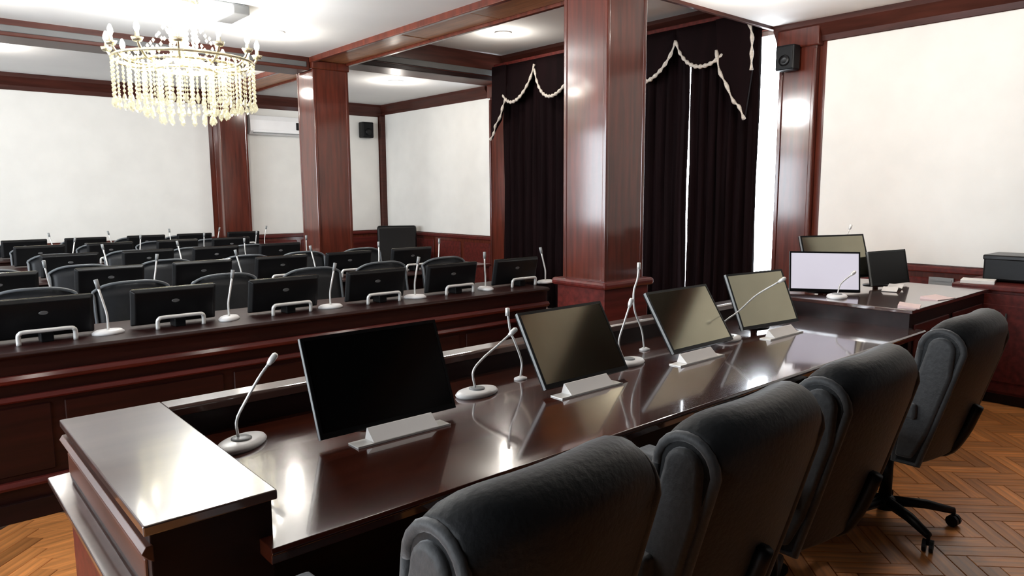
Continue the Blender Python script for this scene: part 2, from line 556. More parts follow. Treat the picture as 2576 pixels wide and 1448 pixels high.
for a, b, zt, zb in ((7.96, 7.20, 3.30, 2.84), (7.20, 6.44, 3.24, 2.84), (6.44, 5.68, 3.24, 2.84), (5.68, 4.93, 3.24, 2.84), (4.93, 4.14, 3.24, 2.91)):
    swag(a, b, zt, zb)


def tail(outline, path, bump):
    rows = []
    top = outline
    o = obj('tail', MB().prism([(y, z) for y, z in top], 'x', -.09, -.05), DRAPE, val, bevel=.01)
    for p in path:
        pts = smooth_path([(-.10 + .01 * math.sin(i * 2), y, z) for i, (y, z) in enumerate(p)], 6)
        obj('fringe', MB().tube(pts, [.015 + .007 * math.sin(i * 1.1) for i in range(len(pts))], 7), FRINGE, o, smooth=True)


tail([(8.02, 3.36), (7.72, 3.36), (7.72, 2.88), (7.80, 2.78), (7.84, 2.62), (7.96, 2.50), (8.05, 2.36)],
     [[(7.70, 2.90), (7.78, 2.80), (7.82, 2.66), (7.93, 2.55), (7.98, 2.45), (8.05, 2.36)]], 0)
tail([(4.40, 3.36), (3.99, 3.36), (3.97, 2.80), (4.03, 2.34), (4.14, 2.50), (4.25, 2.72), (4.33, 2.82), (4.37, 3.02)],
     [[(4.37, 3.05), (4.33, 2.84), (4.24, 2.70), (4.15, 2.52), (4.09, 2.46), (4.02, 2.33)],
      [(4.01, 3.28), (3.975, 3.14), (3.96, 2.98), (3.96, 2.80)]], 0)

# wall-mounted things ------------------------------------------------
ac = thing('air_conditioner', 'white split air conditioner on the back wall between two columns', 'air conditioner', (4.90, YB - .014, 2.56))
obj('body', MB().prism([(0, 0), (-.14, .0), (-.2, .05), (-.2, .22), (-.17, .30), (0, .30)], 'x', -.46, .46), WPLAST, ac, bevel=.012)
obj('louvre', B(-.42, .42, -.205, -.18, .03, .075), WPLAST, ac, bevel=.006)
obj('slot', B(-.42, .42, -.207, -.19, .018, .026), GPLAST, ac)
obj('display', B(.30, .35, -.212, -.195, .09, .21), BLACK, ac, bevel=.008)

def wall_speaker(label, loc, rz, s):
    t = thing('wall_speaker', label, 'speaker', loc, rz)
    obj('cabinet', MB().prism([(-.13 * s, -.16 * s), (.13 * s, -.16 * s), (.13 * s, .16 * s), (-.13 * s, .16 * s)], 'y', -.22 * s, -.04), BLACK, t, bevel=.015)
    obj('grille', B(-.11 * s, .11 * s, -.228 * s, -.215 * s, -.14 * s, .14 * s), BLACK, t, bevel=.006)
    g = obj('bracket', B(-.03, .03, -.05, 0, -.05, .05), BLACK, t, bevel=.004)
    obj('cone', MB().lathe([(.0, 0), (.075 * s, 0), (.07 * s, .012), (0.03 * s, .006)], 16), BLACKG, t, smooth=True).matrix_local = Matrix.Translation((0, -.228 * s, -.04 * s)) @ Matrix.Rotation(PI / 2, 4, 'X')
    return t


wall_speaker('small black wall speaker high on the back wall near the corner', (6.55, YB - .014, 2.73), 0, 0.85)
wall_speaker('black speaker mounted at the top of the pilaster beside the window', (XR - .07, 3.70, 2.90), -PI / 2, 0.75)

vt = thing('wall_vent', 'grey square vent in the red wainscot under the bright wall', 'vent', (XR - .022, 2.25, .76))
obj('frame', B(-.012, 0, -.10, .10, -.09, .09), GPLAST, vt, bevel=.004)
for i in range(5):
    obj('vent_slat', B(-.018, -.008, -.085, .085, -.07 + i * .032, -.055 + i * .032), GPLAST, vt)


def downlight(x, y, z, label, power=1.0):
    t = thing('downlight', label, 'downlight', (x, y, z), 0, 'recessed ceiling downlights')
    obj('trim_ring', MB().lathe([(.062, 0), (.105, -.002), (.108, -.012), (.09, -.018), (.062, -.012)], 24), WPLAST, t, smooth=True)
    obj('lens', MB().lathe([(.0, -.006), (.066, -.006), (.06, -.016), (0, -.02)], 20), LENS, t, smooth=True)
    ld = bpy.data.lights.new('downlight_lamp', 'POINT')
    ld.energy = DOWNLIGHT_W * power
    ld.shadow_soft_size = 0.06
    ld.color = (1.0, 0.93, 0.84)
    lo = bpy.data.objects.new('downlight_lamp', ld)
    COL.objects.link(lo)
    lo.parent = t
    lo.location = (0, 0, -.24)


downlight(5.90, 6.95, 3.56, 'bright round downlight in the recessed ceiling by the big column', 0.9)
downlight(5.60, 8.95, 3.19, 'round downlight beyond the deep beam near the far cream panel')
downlight(3.05, 7.10, 3.20, 'faint downlight in the white ceiling right of the chandelier')
downlight(3.40, 9.35, 3.20, 'downlight over the back wall just left of the middle column')
downlight(5.50, 3.30, 3.24, 'downlight cut by the top edge above the bright right wall', 1.3)
downlight(5.20, 1.60, 3.24, 'added unseen downlight over the open parquet floor beside the chairs', 2.0)  # out-of-view lamp added to lift the light on the near floor
for xx, wd in ((0.75, 'left end'), (2.1, 'middle'), (3.4, 'right half')):  # unseen lamps added to brighten the microphones, name cards and chair tops
    downlight(xx, 2.95, 3.14, 'added unseen downlight in the wooden ceiling above the ' + wd + ' of the front desk', 1.15)
downlight(0.60, 7.10, 3.20, 'downlight in the white ceiling left of the chandelier')
downlight(0.90, 9.60, 3.20, 'downlight above the left part of the far audience rows')

# ------------------------------------------------------------------ chandelier
CX, CY, CZ = 1.94, 6.30, 2.75
ch = thing('chandelier', 'large glowing crystal chandelier hanging from the white ceiling', 'chandelier', (CX, CY, CZ))
obj('canopy', MB().lathe([(.0, .42), (.11, .42), (.13, .40), (.10, .36), (.03, .33), (0, .33)], 20), GOLD, ch, smooth=True)
obj('stem', MB().tube([(0, 0, .34), (0, 0, -.1)], .016, 10), GOLD, ch, smooth=True)
obj('hub', MB().lathe([(0, .06), (.05, .05), (.085, .0), (.06, -.06), (.03, -.10), (0, -.11)], 16), GOLD, ch, smooth=True)
NARM = 12
RING = .53


def ring_mb(R, z, r=.012, n=48):
    m = MB()
    pts = [(R * math.cos(2 * PI * i / n), R * math.sin(2 * PI * i / n), z) for i in range(n + 1)]
    return m.tube(pts, r, 6)


obj('ring', ring_mb(RING, -.07), GOLD, ch, smooth=True)
obj('ring', ring_mb(.40, -.10), GOLD, ch, smooth=True)
obj('ring', ring_mb(.22, -.14), GOLD, ch, smooth=True)
armp = lampp = None
for i in range(NARM):
    a = 2 * PI * (i + .3) / NARM
    if armp is None:
        pts = smooth_path([(.06, 0, -.02), (.25, 0, -.12), (.45, 0, -.12), (RING, 0, -.06), (RING + .03, 0, -.01)], 5)
        armp = o = obj('arm', MB().tube(pts, .010, 6), GOLD, ch, smooth=True)
        lampp = obj('candle_cup', MB().lathe([(0, -.02), (.03, -.02), (.045, .01), (.016, .012), (.014, .05), (0, .05)], 12), GOLD, ch, smooth=True)
        lampp.location = (RING + .03, 0, 0)
        bulbp = obj('bulb', MB().lathe([(0, .05), (.012, .05), (.022, .075), (.020, .10), (.008, .13), (0, .135)], 10), BULB, ch, smooth=True)
        bulbp.location = (RING + .03, 0, 0)
        lst = [armp, lampp, bulbp]
    else:
        lst = []
        for q in (armp, lampp, bulbp):
            d = q.copy()
            COL.objects.link(d)
            lst.append(d)
    for q in lst:
        if q is lst[0]:
            q.rotation_euler = (0, 0, a)
        else:
            q.location = ((RING + .03) * math.cos(a), (RING + .03) * math.sin(a), 0)


def strand_mb(L, nb, r):
    m = MB()
    for i in range(nb):
        z = -L * i / nb
        h = L / nb * .48
        m.lathe([(0.001, z), (r, z - h), (0.001, z - 2 * h)], 5)
    m.lathe([(.001, -L), (r * 1.1, -L - .02), (r * 1.7, -L - .05), (.001, -L - .075)], 5)
    return m


def strands(R, n, z, L, nb, r, off=0.0):
    p = None
    for i in range(n):
        a = 2 * PI * (i + off) / n
        if p is None:
            o = p = obj('crystal_strand', strand_mb(L, nb, r), CRYSTAL, ch)
        else:
            o = p.copy()
            COL.objects.link(o)
        o.location = (R * math.cos(a), R * math.sin(a), z)
        o.rotation_euler = (0, 0, a)


strands(RING, 40, -.07, .31, 9, .012)
strands(.42, 30, -.08, .32, 9, .012, .4)
strands(.31, 22, -.10, .35, 10, .012)
strands(.20, 14, -.14, .36, 10, .013, .3)
# upper crystals dressed around the stem, and short swag chains from stem to ring
strands(.10, 12, .30, .30, 8, .014)
for i in range(NARM):
    a = 2 * PI * (i + .3) / NARM
    pts = [(.10 + (RING - .10) * u, 0, .26 - .33 * u - .10 * math.sin(PI * u)) for u in [k / 9 for k in range(10)]]
    m = MB()
    for p in pts:
        m.lathe([(0.001, .018), (.014, 0), (0.001, -.018)], 5, p)
    o = obj('crystal_chain', m, CRYSTAL, ch)
    o.rotation_euler = (0, 0, a)
    tag(o, kind='stuff')
for zz, en in ((.18, .92), (-.24, .08)):
    ld = bpy.data.lights.new('chandelier_lamp', 'POINT')
    ld.energy = CHANDELIER_W * en
    ld.shadow_soft_size = 0.22
    ld.color = (0.96, 0.98, 1.0)
    lo = bpy.data.objects.new('chandelier_lamp', ld)
    COL.objects.link(lo)
    lo.parent = ch
    lo.location = (0, 0, zz)

cu = thing('ceiling_unit', 'grey flat unit fixed to the ceiling right behind the chandelier stem', 'ceiling unit', (2.22, 6.46, 3.2))
obj('body', B(-.24, .24, -.20, .20, -.07, 0), GPLAST, cu, bevel=.012)
obj('side_cover', B(.12, .26, -.21, .21, -.085, -.01), GREYM, cu, bevel=.01)

# ------------------------------------------------------------------ audience: rows of desks, monitors, microphones, chairs
ROWS = [4.17, 5.77, 7.37, 8.85, 10.20]
RN = ['nearest', 'second', 'third', 'fourth', 'farthest']
ORD = ['at the aisle end', 'second from the aisle end', 'third from the aisle end', 'fourth from the aisle end', 'fifth from the aisle end', 'sixth from the aisle end']
SEATX = [3.87, 3.22, 2.56, 1.89, 1.22, 0.565]


def row_desk(i, y):
    t = thing('audience_desk', ['long dark mahogany barrier desk facing the front desk, nearest audience row',
                                'second long audience desk behind the nearest row', 'third long audience desk, mostly hidden by screens',
                                'fourth long audience desk toward the back wall', 'farthest long audience desk near the back wall'][i],
              'desk', (0, y, 0), 0, 'long audience desks')
    x0, x1 = (-2.0, 3.98) if i == 0 else (-2.0, 4.35)
    if i in (2, 3):
        x1 = 3.75
    obj('desk_top', MB().prism([(-.03, .82), (-.045, .835), (-.03, .85), (.60, .85), (.60, .82)], 'x', x0, x1), BARW, t, bevel=.004)
    obj('front_panel', B(x0, x1, 0, .025, .02, .82), BARW, t)
    if i == 0:
        obj('frieze', B(x0, x1, -.012, .0, .735, .82), BARW, t, bevel=.003)
        obj('moulding', MB().prism([(-.035, .70), (-.045, .715), (-.03, .735), (0, .735), (0, .69), (-.015, .69)], 'x', x0, x1), WOODH, t, bevel=.002)
        obj('moulding', MB().prism([(-.02, .60), (-.032, .61), (-.02, .63), (0, .63), (0, .595)], 'x', x0, x1), WOODH, t, bevel=.002)
        obj('moulding', MB().prism([(-.03, .17), (-.04, .185), (-.025, .205), (0, .205), (0, .16)], 'x', x0, x1), WOODH, t, bevel=.002)
        obj('plinth', B(x0, x1, -.03, .0, 0, .10), DARKW, t, bevel=.004)
        n = 7
        for k in range(n):
            a, b = x0 + (x1 - x0) * k / n + .03, x0 + (x1 - x0) * (k + 1) / n - .03
            obj('front_board', B(a, b, -.010, 0, .23, .575), BARW, t, bevel=.008, seg=1)
    for x in (x0, x1 - .03):
        obj('end_panel', B(x, x + .03, .025, .55, 0, .82), BARW, t)
    return t


def audience_monitor():
    t = thing('desktop_monitor', 'tmp', 'monitor', (0, 0, 0), 0, 'black monitors on the audience desks')
    R = Matrix.Translation((0, .20, .015)) @ Matrix.Rotation(math.radians(12), 4, 'X')
    h = obj('back_cover', MB().add(*_frustum(.47, .215, .43, .19, .035)), BLACK, t, bevel=.006)
    h.matrix_local = R
    s = obj('screen', B(-.225, .225, .001, .006, .012, .215), SCREEN, t)
    s.matrix_local = R
    e = obj('emblem', MB().lathe([(0, 0), (.022, 0), (.019, .002), (0, .002)], 16, (0, 0, 0), 1.0, .5), GREYD, t)
    e.matrix_local = R @ Matrix.Translation((0, -.035, .14)) @ Matrix.Rotation(PI / 2, 4, 'X')
    k = obj('loop_stand', MB().tube(smooth_path([(-.125, .06, .0), (-.125, .055, .045), (-.118, .05, .06), (-.10, .05, .066), (0, .05, .066), (.10, .05, .066), (.118, .05, .06), (.125, .055, .045), (.125, .06, 0)], 4), .0115, 8), SILVER, t, smooth=True)
    obj('neck', B(-.03, .03, .07, .17, 0, .05), BLACK, t, bevel=.006)
    return t


def _frustum(w0, h0, w1, h1, d):
    # front rectangle w0 x h0 at y=0, back rectangle w1 x h1 at y=-d, bottom at z=0
    dz = (h0 - h1) / 2
    vs = [(-w0 / 2, 0, 0), (w0 / 2, 0, 0), (w0 / 2, 0, h0), (-w0 / 2, 0, h0),
          (-w0 / 2, -.012, 0), (w0 / 2, -.012, 0), (w0 / 2, -.012, h0), (-w0 / 2, -.012, h0),
          (-w1 / 2, -d, dz), (w1 / 2, -d, dz), (w1 / 2, -d, dz + h1), (-w1 / 2, -d, dz + h1)]
    fs = [(3, 2, 1, 0)]
    for a in (0, 4):
        for i in range(4):
            j = (i + 1) % 4
            fs.append((a + i, a + j, a + 4 + j, a + 4 + i))
    fs.append((8, 9, 10, 11))
    return vs, fs


def audience_chair():
    t = thing('office_chair', 'tmp', 'chair', (0, 0, 0), 0, 'dark office chairs behind the audience desks')
    rows = []
    for i in range(7):
        z = .50 + .50 * i / 6
        rows.append([(-.24 + .48 * j / 8, .24 + .09 * i / 6 - .05 * math.sin(PI * j / 8), z - (.05 * abs(2 * j / 8 - 1) ** 3 if i == 6 else 0)) for j in range(9)])
    bk = obj('backrest', MB().sheet(rows), ACHAIR, t, smooth=True, solid=.05)
    edge = smooth_path([(r[0][0], r[0][1] - .01, r[0][2]) for r in rows] + [(p[0], p[1] - .01, p[2] + .008) for p in rows[-1][1:]] + [(r[-1][0], r[-1][1] - .01, r[-1][2]) for r in rows[::-1][1:]], 2)
    obj('back_edging', MB().tube(edge, .011, 6), ATRIM, t, smooth=True)
    obj('seat', B(-.24, .24, -.24, .24, .42, .50), ACHAIR, t, bevel=.03, seg=3)
    obj('gas_post', MB().tube([(0, 0, .06), (0, 0, .42)], .03, 10), BLACK, t, smooth=True)
    m = MB()
    for k in range(5):
        a = 2 * PI * k / 5
        m.tube([(0, 0, .10), (.28 * math.cos(a), .28 * math.sin(a), .05)], [.025, .016], 6)
        m.lathe([(0, 0), (.02, 0), (.025, .025), (.02, .05), (0, .05)], 8, (.28 * math.cos(a), .28 * math.sin(a), 0))
    obj('star_base', m, BLACK, t)
    return t


def audience_mic():
    t = thing('gooseneck_microphone', 'tmp', 'microphone', (0, 0, 0), 0, 'gooseneck microphones on the audience desks')
    obj('base', MB().lathe([(0, 0), (.055, 0), (.055, .012), (.045, .022), (0, .024)], 20, (0, 0, 0), 1.5, 1), WPLAST, t, smooth=True)
    pts = smooth_path([(0, 0, .02), (0, 0, .10), (-.01, .01, .17), (-.025, .02, .25)], 4)
    obj('gooseneck', MB().tube(pts, .0065, 6), SILVER, t, smooth=True)
    obj('head', MB().tube([(-.025, .02, .25), (-.034, .025, .30)], [.011, .012], 8), GPLAST, t, smooth=True)
    return t


mon0, ach0, mic0 = audience_monitor(), audience_chair(), audience_mic()
first = True
for i, y in enumerate(ROWS):
    row_desk(i, y)
    for k, x in enumerate(SEATX):
        if i in (2, 3) and k == 0:
            continue
        kk = k if i not in (2, 3) else k - 1
        if i >= 2 and x < 0.05 * y + .2:
            continue
        jx = random.uniform(-.03, .03) if i else 0
        pos = ORD[kk] + ' of the ' + RN[i] + ' audience row'
        lab_m = 'black monitor seen from behind, ' + pos
        lab_c = 'dark high-backed chair with grey edging, ' + pos
        lab_g = 'thin silver gooseneck microphone, ' + pos
        rz = random.uniform(-.06, .06)
        ml = (x + jx, y + .09, .85)
        cl = (x + random.uniform(0, .08), y + (.98 if i < 2 else .88) + random.uniform(0, .06), 0)
        if i == 4:
            cl = (cl[0], y + .74, 0)
        gl = (x + .29 + jx, y + .20, .85)
        lean = 0.0
        if first:
            mon0.location, mon0['label'] = ml, lab_m
            ach0.location, ach0['label'] = cl, lab_c
            mic0.location, mic0['label'] = gl, lab_g
            first = False
        else:
            dup(mon0, ml, rz * .3, lab_m)
            if not (i == 4 and k == 0):
                dup(ach0, cl, rz, lab_c)
            dup(mic0, gl, random.uniform(-PI, PI), lab_g)

# aisle table with papers, leather armchair
tb = thing('side_table', 'low wooden side table in the aisle by the curtains', 'table', (5.1, 7.0, 0))
obj('table_top', B(-.42, .42, -.25, .25, .72, .75), WOODH, tb, bevel=.005)
for sx in (-1, 1):
    for sy in (-1, 1):
        obj('leg', B(sx * .38 - .025, sx * .38 + .025, sy * .2 - .025, sy * .2 + .025, 0, .72), WOODH, tb, bevel=.004)
for k, (dx, dy, r) in enumerate(((-.15, .03, .2), (.1, -.05, -.3))):
    p = thing('paper_stack', ['left stack of pale papers on the aisle side table', 'right stack of pale papers on the aisle side table'][k], 'papers', (5.1 + dx, 7.0 + dy, .75), r, 'papers on the aisle table')
    for q in range(3):
        obj('sheet', B(-.14 + q * .006, .14 + q * .006, -.10, .10, q * .006, q * .006 + .005), PAPER, p)
arm = thing('armchair', 'dark leather high-backed armchair by the far corner', 'armchair', (6.35, 10.2, 0), -.5)
obj('seat', B(-.32, .32, -.34, .3, .30, .48), BLACKG, arm, bevel=.05, seg=3)
obj('backrest', MB().prism([(.22, .45), (.38, .45), (.46, 1.0), (.42, 1.08), (.34, 1.06)], 'x', -.33, .33), BLACKG, arm, bevel=.04, seg=3)
for s in (-1, 1):
    obj('armrest', B(s * .38 - .07, s * .38 + .07, -.34, .34, .2, .66), BLACKG, arm, bevel=.04, seg=3)
    for sy in (-.28, .28):
        obj('foot', B(s * .33 - .025, s * .33 + .025, sy - .025, sy + .025, 0, .21), DARKW, arm)
obj('base_frame', B(-.31, .31, -.3, .34, .2, .31), BLACKG, arm, bevel=.02)

# ------------------------------------------------------------------ front desk
ZS, ZT = .76, .88
dk = thing('presidium_desk', 'long polished dark wooden desk with raised end block in the foreground', 'desk', (0, 0, 0))
XA, XB = .36, 4.68
obj('worktop', MB().prism([(1.60, .742), (1.593, .75), (1.60, ZS), (2.60, ZS), (2.60, .72), (1.60, .72)], 'x', .62, XB + .05), DESK, dk, bevel=.002)
obj('back_ledge', MB().prism([(2.575, .84), (2.565, .87), (2.575, ZT), (2.66, ZT), (2.67, .86), (2.66, .84)], 'x', .667, XB + .05), CAP, dk, bevel=.003)
obj('riser_panel', B(.62, XB, 2.58, 2.64, .02, .84), DARKW, dk)
obj('kneehole_panel', B(.66, XB, 2.20, 2.23, .05, .72), DARKW, dk)
# left end block
obj('end_cap', B(XA, .665, 1.655, 2.665, .855, ZT), CAP, dk, bevel=.004)
obj('end_block', B(XA + .015, .655, 1.67, 2.65, .0, .857), DARKW, dk, bevel=.003)
side = []
obj('side_moulding', MB().prism([(XA + .006, .80), (XA - .006, .815), (XA + .004, .83), (XA + .02, .83), (XA + .02, .79)], 'y', 1.66, 2.66), SIDEW, dk, bevel=.002)
obj('side_panel', B(XA + .008, XA + .02, 1.70, 2.62, .71, .785), SIDEW, dk, bevel=.006)
obj('side_ledge', MB().prism([(XA - .045, .672), (XA - .045, .690), (XA + .02, .694), (XA + .02, .665)], 'y', 1.65, 2.68), CAP, dk, bevel=.003)
obj('side_moulding', MB().prism([(XA + .0, .60), (XA - .015, .63), (XA - .01, .67), (XA + .02, .67), (XA + .02, .58)], 'y', 1.655, 2.67), WOODH, dk, bevel=.002)
obj('side_panel', B(XA, XA + .02, 1.72, 2.60, .16, .56), WOODH, dk, bevel=.01)
obj('plinth', B(XA - .02, .66, 1.66, 2.67, 0, .11), DARKW, dk, bevel=.004)
# right wing block
obj('wing_top', B(XB, 6.12, 1.66, 2.68, .855, ZT), DESK, dk, bevel=.004)
obj('wing_body', B(XB + .015, 6.10, 1.68, 2.66, .0, .857), DARKW, dk, bevel=.003)
obj('wing_panel', B(XB + .08, 5.35, 1.668, 1.68, .12, .78), WOODH, dk, bevel=.01)
obj('wing_panel', B(5.43, 6.04, 1.668, 1.68, .12, .78), WOODH, dk, bevel=.01)


def front_monitor(name, label, x0, x1, yb, zb, tilt, rz=0, base_z=ZS, h=.35, screen=SCREEN, group='tilted monitors on the front desk'):
    xc, wd = (x0 + x1) / 2, x1 - x0
    t = thing(name, label, 'monitor', (xc, yb, base_z), rz, group)
    R = Matrix.Translation((0, 0, zb - base_z)) @ Matrix.Rotation(math.radians(-tilt), 4, 'X')
    a = obj('housing', B(-wd / 2, wd / 2, .004, .026, 0, h), BLACK, t, bevel=.005)
    b = obj('bezel', MB().box(-wd / 2, wd / 2, -.002, .005, 0, .02).box(-wd / 2, wd / 2, -.002, .005, h - .012, h)
            .box(-wd / 2, -wd / 2 + .010, -.002, .005, .02, h - .012).box(wd / 2 - .010, wd / 2, -.002, .005, .02, h - .012), BLACKG, t)
    c = obj('screen', B(-wd / 2 + .010, wd / 2 - .010, .0, .0045, .02, h - .012), screen, t)
    d = obj('edge_highlight', MB().box(-wd / 2 - .002, -wd / 2, .0, .014, 0, h), GPLAST, t)  # thin grey strip that paints the highlight along the left edge
    for o in (a, b, c, d):
        o.matrix_local = R
    e = obj('stand_neck', MB().tube([(0, .13, .012), (0, .13, .08), (0, .05 + .15 * math.tan(math.radians(tilt)), .15 + zb - base_z)], .02, 8), BLACK, t, smooth=True)
    obj('stand_foot', MB().lathe([(0, 0), (.10, 0), (.10, .006), (.03, .014), (0, .014)], 24, (0, .13, 0), 1.1, .8), BLACKG, t, smooth=True)
    return t


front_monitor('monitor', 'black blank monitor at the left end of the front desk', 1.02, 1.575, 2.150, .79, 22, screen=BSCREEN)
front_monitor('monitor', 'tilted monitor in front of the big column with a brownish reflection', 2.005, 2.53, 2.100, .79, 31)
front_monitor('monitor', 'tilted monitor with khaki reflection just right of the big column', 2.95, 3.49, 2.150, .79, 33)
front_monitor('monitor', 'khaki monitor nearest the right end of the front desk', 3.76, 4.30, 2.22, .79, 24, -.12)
front_monitor('monitor', 'pale lilac monitor turned sideways on the right wing', -.235, .235, 0, .895, 14, -.95, ZT, .29, LILAC, 'monitors on the right wing').location = (4.99, 2.36, ZT)
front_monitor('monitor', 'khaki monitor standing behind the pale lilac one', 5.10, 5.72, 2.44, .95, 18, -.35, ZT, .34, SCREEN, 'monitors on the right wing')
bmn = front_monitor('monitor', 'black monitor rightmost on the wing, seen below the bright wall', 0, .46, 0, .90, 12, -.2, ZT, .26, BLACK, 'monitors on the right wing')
bmn.location = (5.74, 2.20, ZT)


def front_mic(label, base, neck, rz=0, s=1.0):
    t = thing('conference_microphone', label, 'microphone', base, 0, 'white based microphones on the front desk')
    b = obj('base', MB().lathe([(0, 0), (.066, 0), (.07, .008), (.064, .018), (.05, .023), (0, .025)], 28, (0, 0, 0), 1.55 * s, .95 * s), WPLAST, t, smooth=True)
    b.rotation_euler = (0, 0, rz)
    g = obj('control_disc', MB().lathe([(0, .022), (.034, .022), (.034, .027), (.028, .030), (0, .030)], 20), GPLAST, t, smooth=True)
    bs = Vector(base)
    pts = [Vector(p) - bs for p in neck]
    pts[0] = Vector((0, 0, .027)) * 1.0 + Vector((pts[0].x * .5, pts[0].y * .5, 0))
    sp = smooth_path(pts, 6)
    obj('gooseneck', MB().tube(sp, [.0046 + .0006 * (i % 2) for i in range(len(sp))], 8), SILVER, t, smooth=True)
    d = (sp[-1] - sp[-2]).normalized()
    hd = obj('head', MB().tube([sp[-1] - d * .005, sp[-1] + d * .012, sp[-1] + d * .035, sp[-1] + d * .042], [.007, .0115, .0115, .006], 10), SILVER, t, smooth=True)
    return t


front_mic('white based microphone tucked against the raised left end block', (.835, 2.365, ZS),
          [(.82, 2.38, .78), (.835, 2.40, .84), (.868, 2.38, .916), (.91, 2.37, .985), (.945, 2.37, 1.025)], .6)
front_mic('white oval microphone right of the blank black monitor', (1.815, 2.325, ZS),
          [(1.80, 2.33, .79), (1.80, 2.33, .858), (1.845, 2.32, .91), (1.915, 2.30, .962), (1.97, 2.29, 1.0)], .1)
front_mic('white oval microphone between the second and third front monitors', (2.71, 2.25, ZS),
          [(2.67, 2.28, .79), (2.66, 2.27, .87), (2.675, 2.25, .97), (2.70, 2.24, 1.05)], .1)
front_mic('white oval microphone left of the khaki monitor at the desk end', (3.585, 2.245, ZS),
          [(3.55, 2.26, .80), (3.54, 2.25, .86), (3.62, 2.20, .93), (3.70, 2.14, 1.02), (3.76, 2.04, 1.10)], .1)
front_mic('white microphone on the right wing before the pale lilac screen', (4.88, 2.22, ZT),
          [(4.90, 2.22, .90), (4.93, 2.22, .97), (4.99, 2.18, 1.03)], .3)
front_mic('tall gooseneck microphone between khaki and black wing monitors', (5.62, 2.62, ZT),
          [(5.62, 2.62, .90), (5.72, 2.62, 1.05), (5.84, 2.62, 1.20), (5.90, 2.61, 1.30)], .3, .7)


def slim_mic(label, base, neck):
    t = thing('slim_microphone', label, 'microphone', base, 0, 'slim goosenecks on the front desk')
    obj('foot', MB().lathe([(0, 0), (.026, 0), (.026, .006), (.01, .014), (0, .014)], 16, (0, 0, 0), 1.3, 1), WPLAST, t, smooth=True)
    bs = Vector(base)
    sp = smooth_path([Vector(p) - bs for p in neck], 6)
    obj('gooseneck', MB().tube(sp, .0050, 8), SILVER, t, smooth=True)
    obj('head', MB().tube([sp[-1] - Vector((0, 0, .035)), sp[-1]], [.010, .009], 8), SILVER, t, smooth=True)


slim_mic('slim bent gooseneck on a small foot left of the second front monitor', (2.115, 2.385, ZS),
         [(2.115, 2.385, .772), (2.122, 2.385, .839), (2.095, 2.395, .925), (2.075, 2.41, .99), (2.06, 2.41, 1.092)])
slim_mic('tall wavy gooseneck crossing the big column at the third front monitor', (3.02, 2.395, ZS),
         [(3.015, 2.395, .775), (2.998, 2.40, .872), (2.93, 2.395, .987), (2.92, 2.395, 1.084), (2.956, 2.40, 1.154), (2.965, 2.40, 1.236)])


def nameplate(label, x, y, rz=0):
    t = thing('name_plate', label, 'name plate', (x, y, ZS), rz, 'name plates on the front desk')
    obj('holder', MB().prism([(-.035, 0), (.035, 0), (.035, .005), (-.03, .005), (-.035, .008)], 'x', -.19, .19), SILVER, t, bevel=.001)
    obj('card', MB().prism([(.035, .005), (.022, .046), (.018, .046), (-.026, .006)], 'x', -.125, .14), PAPER, t)


nameplate('white name card below the blank black monitor', 1.30, 2.10, 0)
nameplate('white name card below the second front monitor', 2.21, 2.055, 0)
nameplate('white name card below the third front monitor', 3.03, 2.065, 0)
nameplate('white name card nearest the right end of the front desk', 3.93, 2.10, 0)

# papers on the wing
for x, y, r, lab in ((4.83, 1.735, .3, 'pinkish sheet on the left near corner of the right wing'),
                     (5.33, 1.74, -.2, 'pinkish sheet further right on the right wing')):
    p = thing('paper', lab, 'paper', (x, y, ZT), r)
    obj('sheet', B(-.105, .105, -.06, .06, 0, .004), PINKP, p)
    obj('folded_sheet', MB().prism([(-.06, .004), (.06, .004), (.06, .016)], 'x', -.10, .08), PINKP, p)
p = thing('paper', 'crumpled white sheet under the black monitor on the wing', 'paper', (5.56, 2.12, ZT), .2)
obj('sheet', MB().sheet([[(-.14 + .07 * j, -.05 + .05 * i, .006 + .012 * ((i * 3 + j * 5) % 3)) for j in range(5)] for i in range(3)]), PAPER, p, solid=.003)

# right wall cabinet --------------------------------------------------
cab = thing('low_cabinet', 'dark red wooden cabinet against the bright right wall', 'cabinet', (6.22, 0, 0))
obj('carcass', B(0, .64, .55, 1.90, .08, .86), WOODH, cab, bevel=.004)
obj('cabinet_top', B(-.03, .66, .53, 1.93, .86, .90), WOODH, cab, bevel=.008)
obj('plinth', B(.03, .62, .58, 1.87, 0, .08), DARKW, cab)
for y0, y1 in ((.58, 1.21), (1.24, 1.87)):
    d = obj('cabinet_door', B(-.018, 0, y0, y1, .10, .84), WOODH, cab, bevel=.004)
    obj('door_panel', B(-.026, -.018, y0 + .08, y1 - .08, .18, .76), WOODH, d, bevel=.006)
    obj('handle', MB().tube([(-.035, (y0 + y1) / 2, .6), (-.035, (y0 + y1) / 2, .7)], .006, 8), GREYM, d)
bx = thing('equipment_box', 'flat black equipment box on top of the right cabinet', 'box', (6.60, 1.35, .90))
obj('case', B(-.16, .2, -.42, .45, .012, .20), BLACK, bx, bevel=.015)
obj('lid', B(-.165, .205, -.425, .455, .17, .21), BLACKG, bx, bevel=.01)
for sx in (-.12, .16):
    for sy in (-.36, .40):
        obj('rubber_foot', MB().lathe([(0, 0), (.02, 0), (.02, .013), (0, .013)], 10, (sx, sy, 0)), BLACK, bx)
p = thing('paper_stack', 'pale stack of papers on the front corner of the right cabinet', 'papers', (6.32, 1.79, .90), .2)
for q in range(4):
    obj('sheet', B(-.09 + q * .004, .09 + q * .004, -.11, .11, q * .006, q * .006 + .005), PAPER, p)


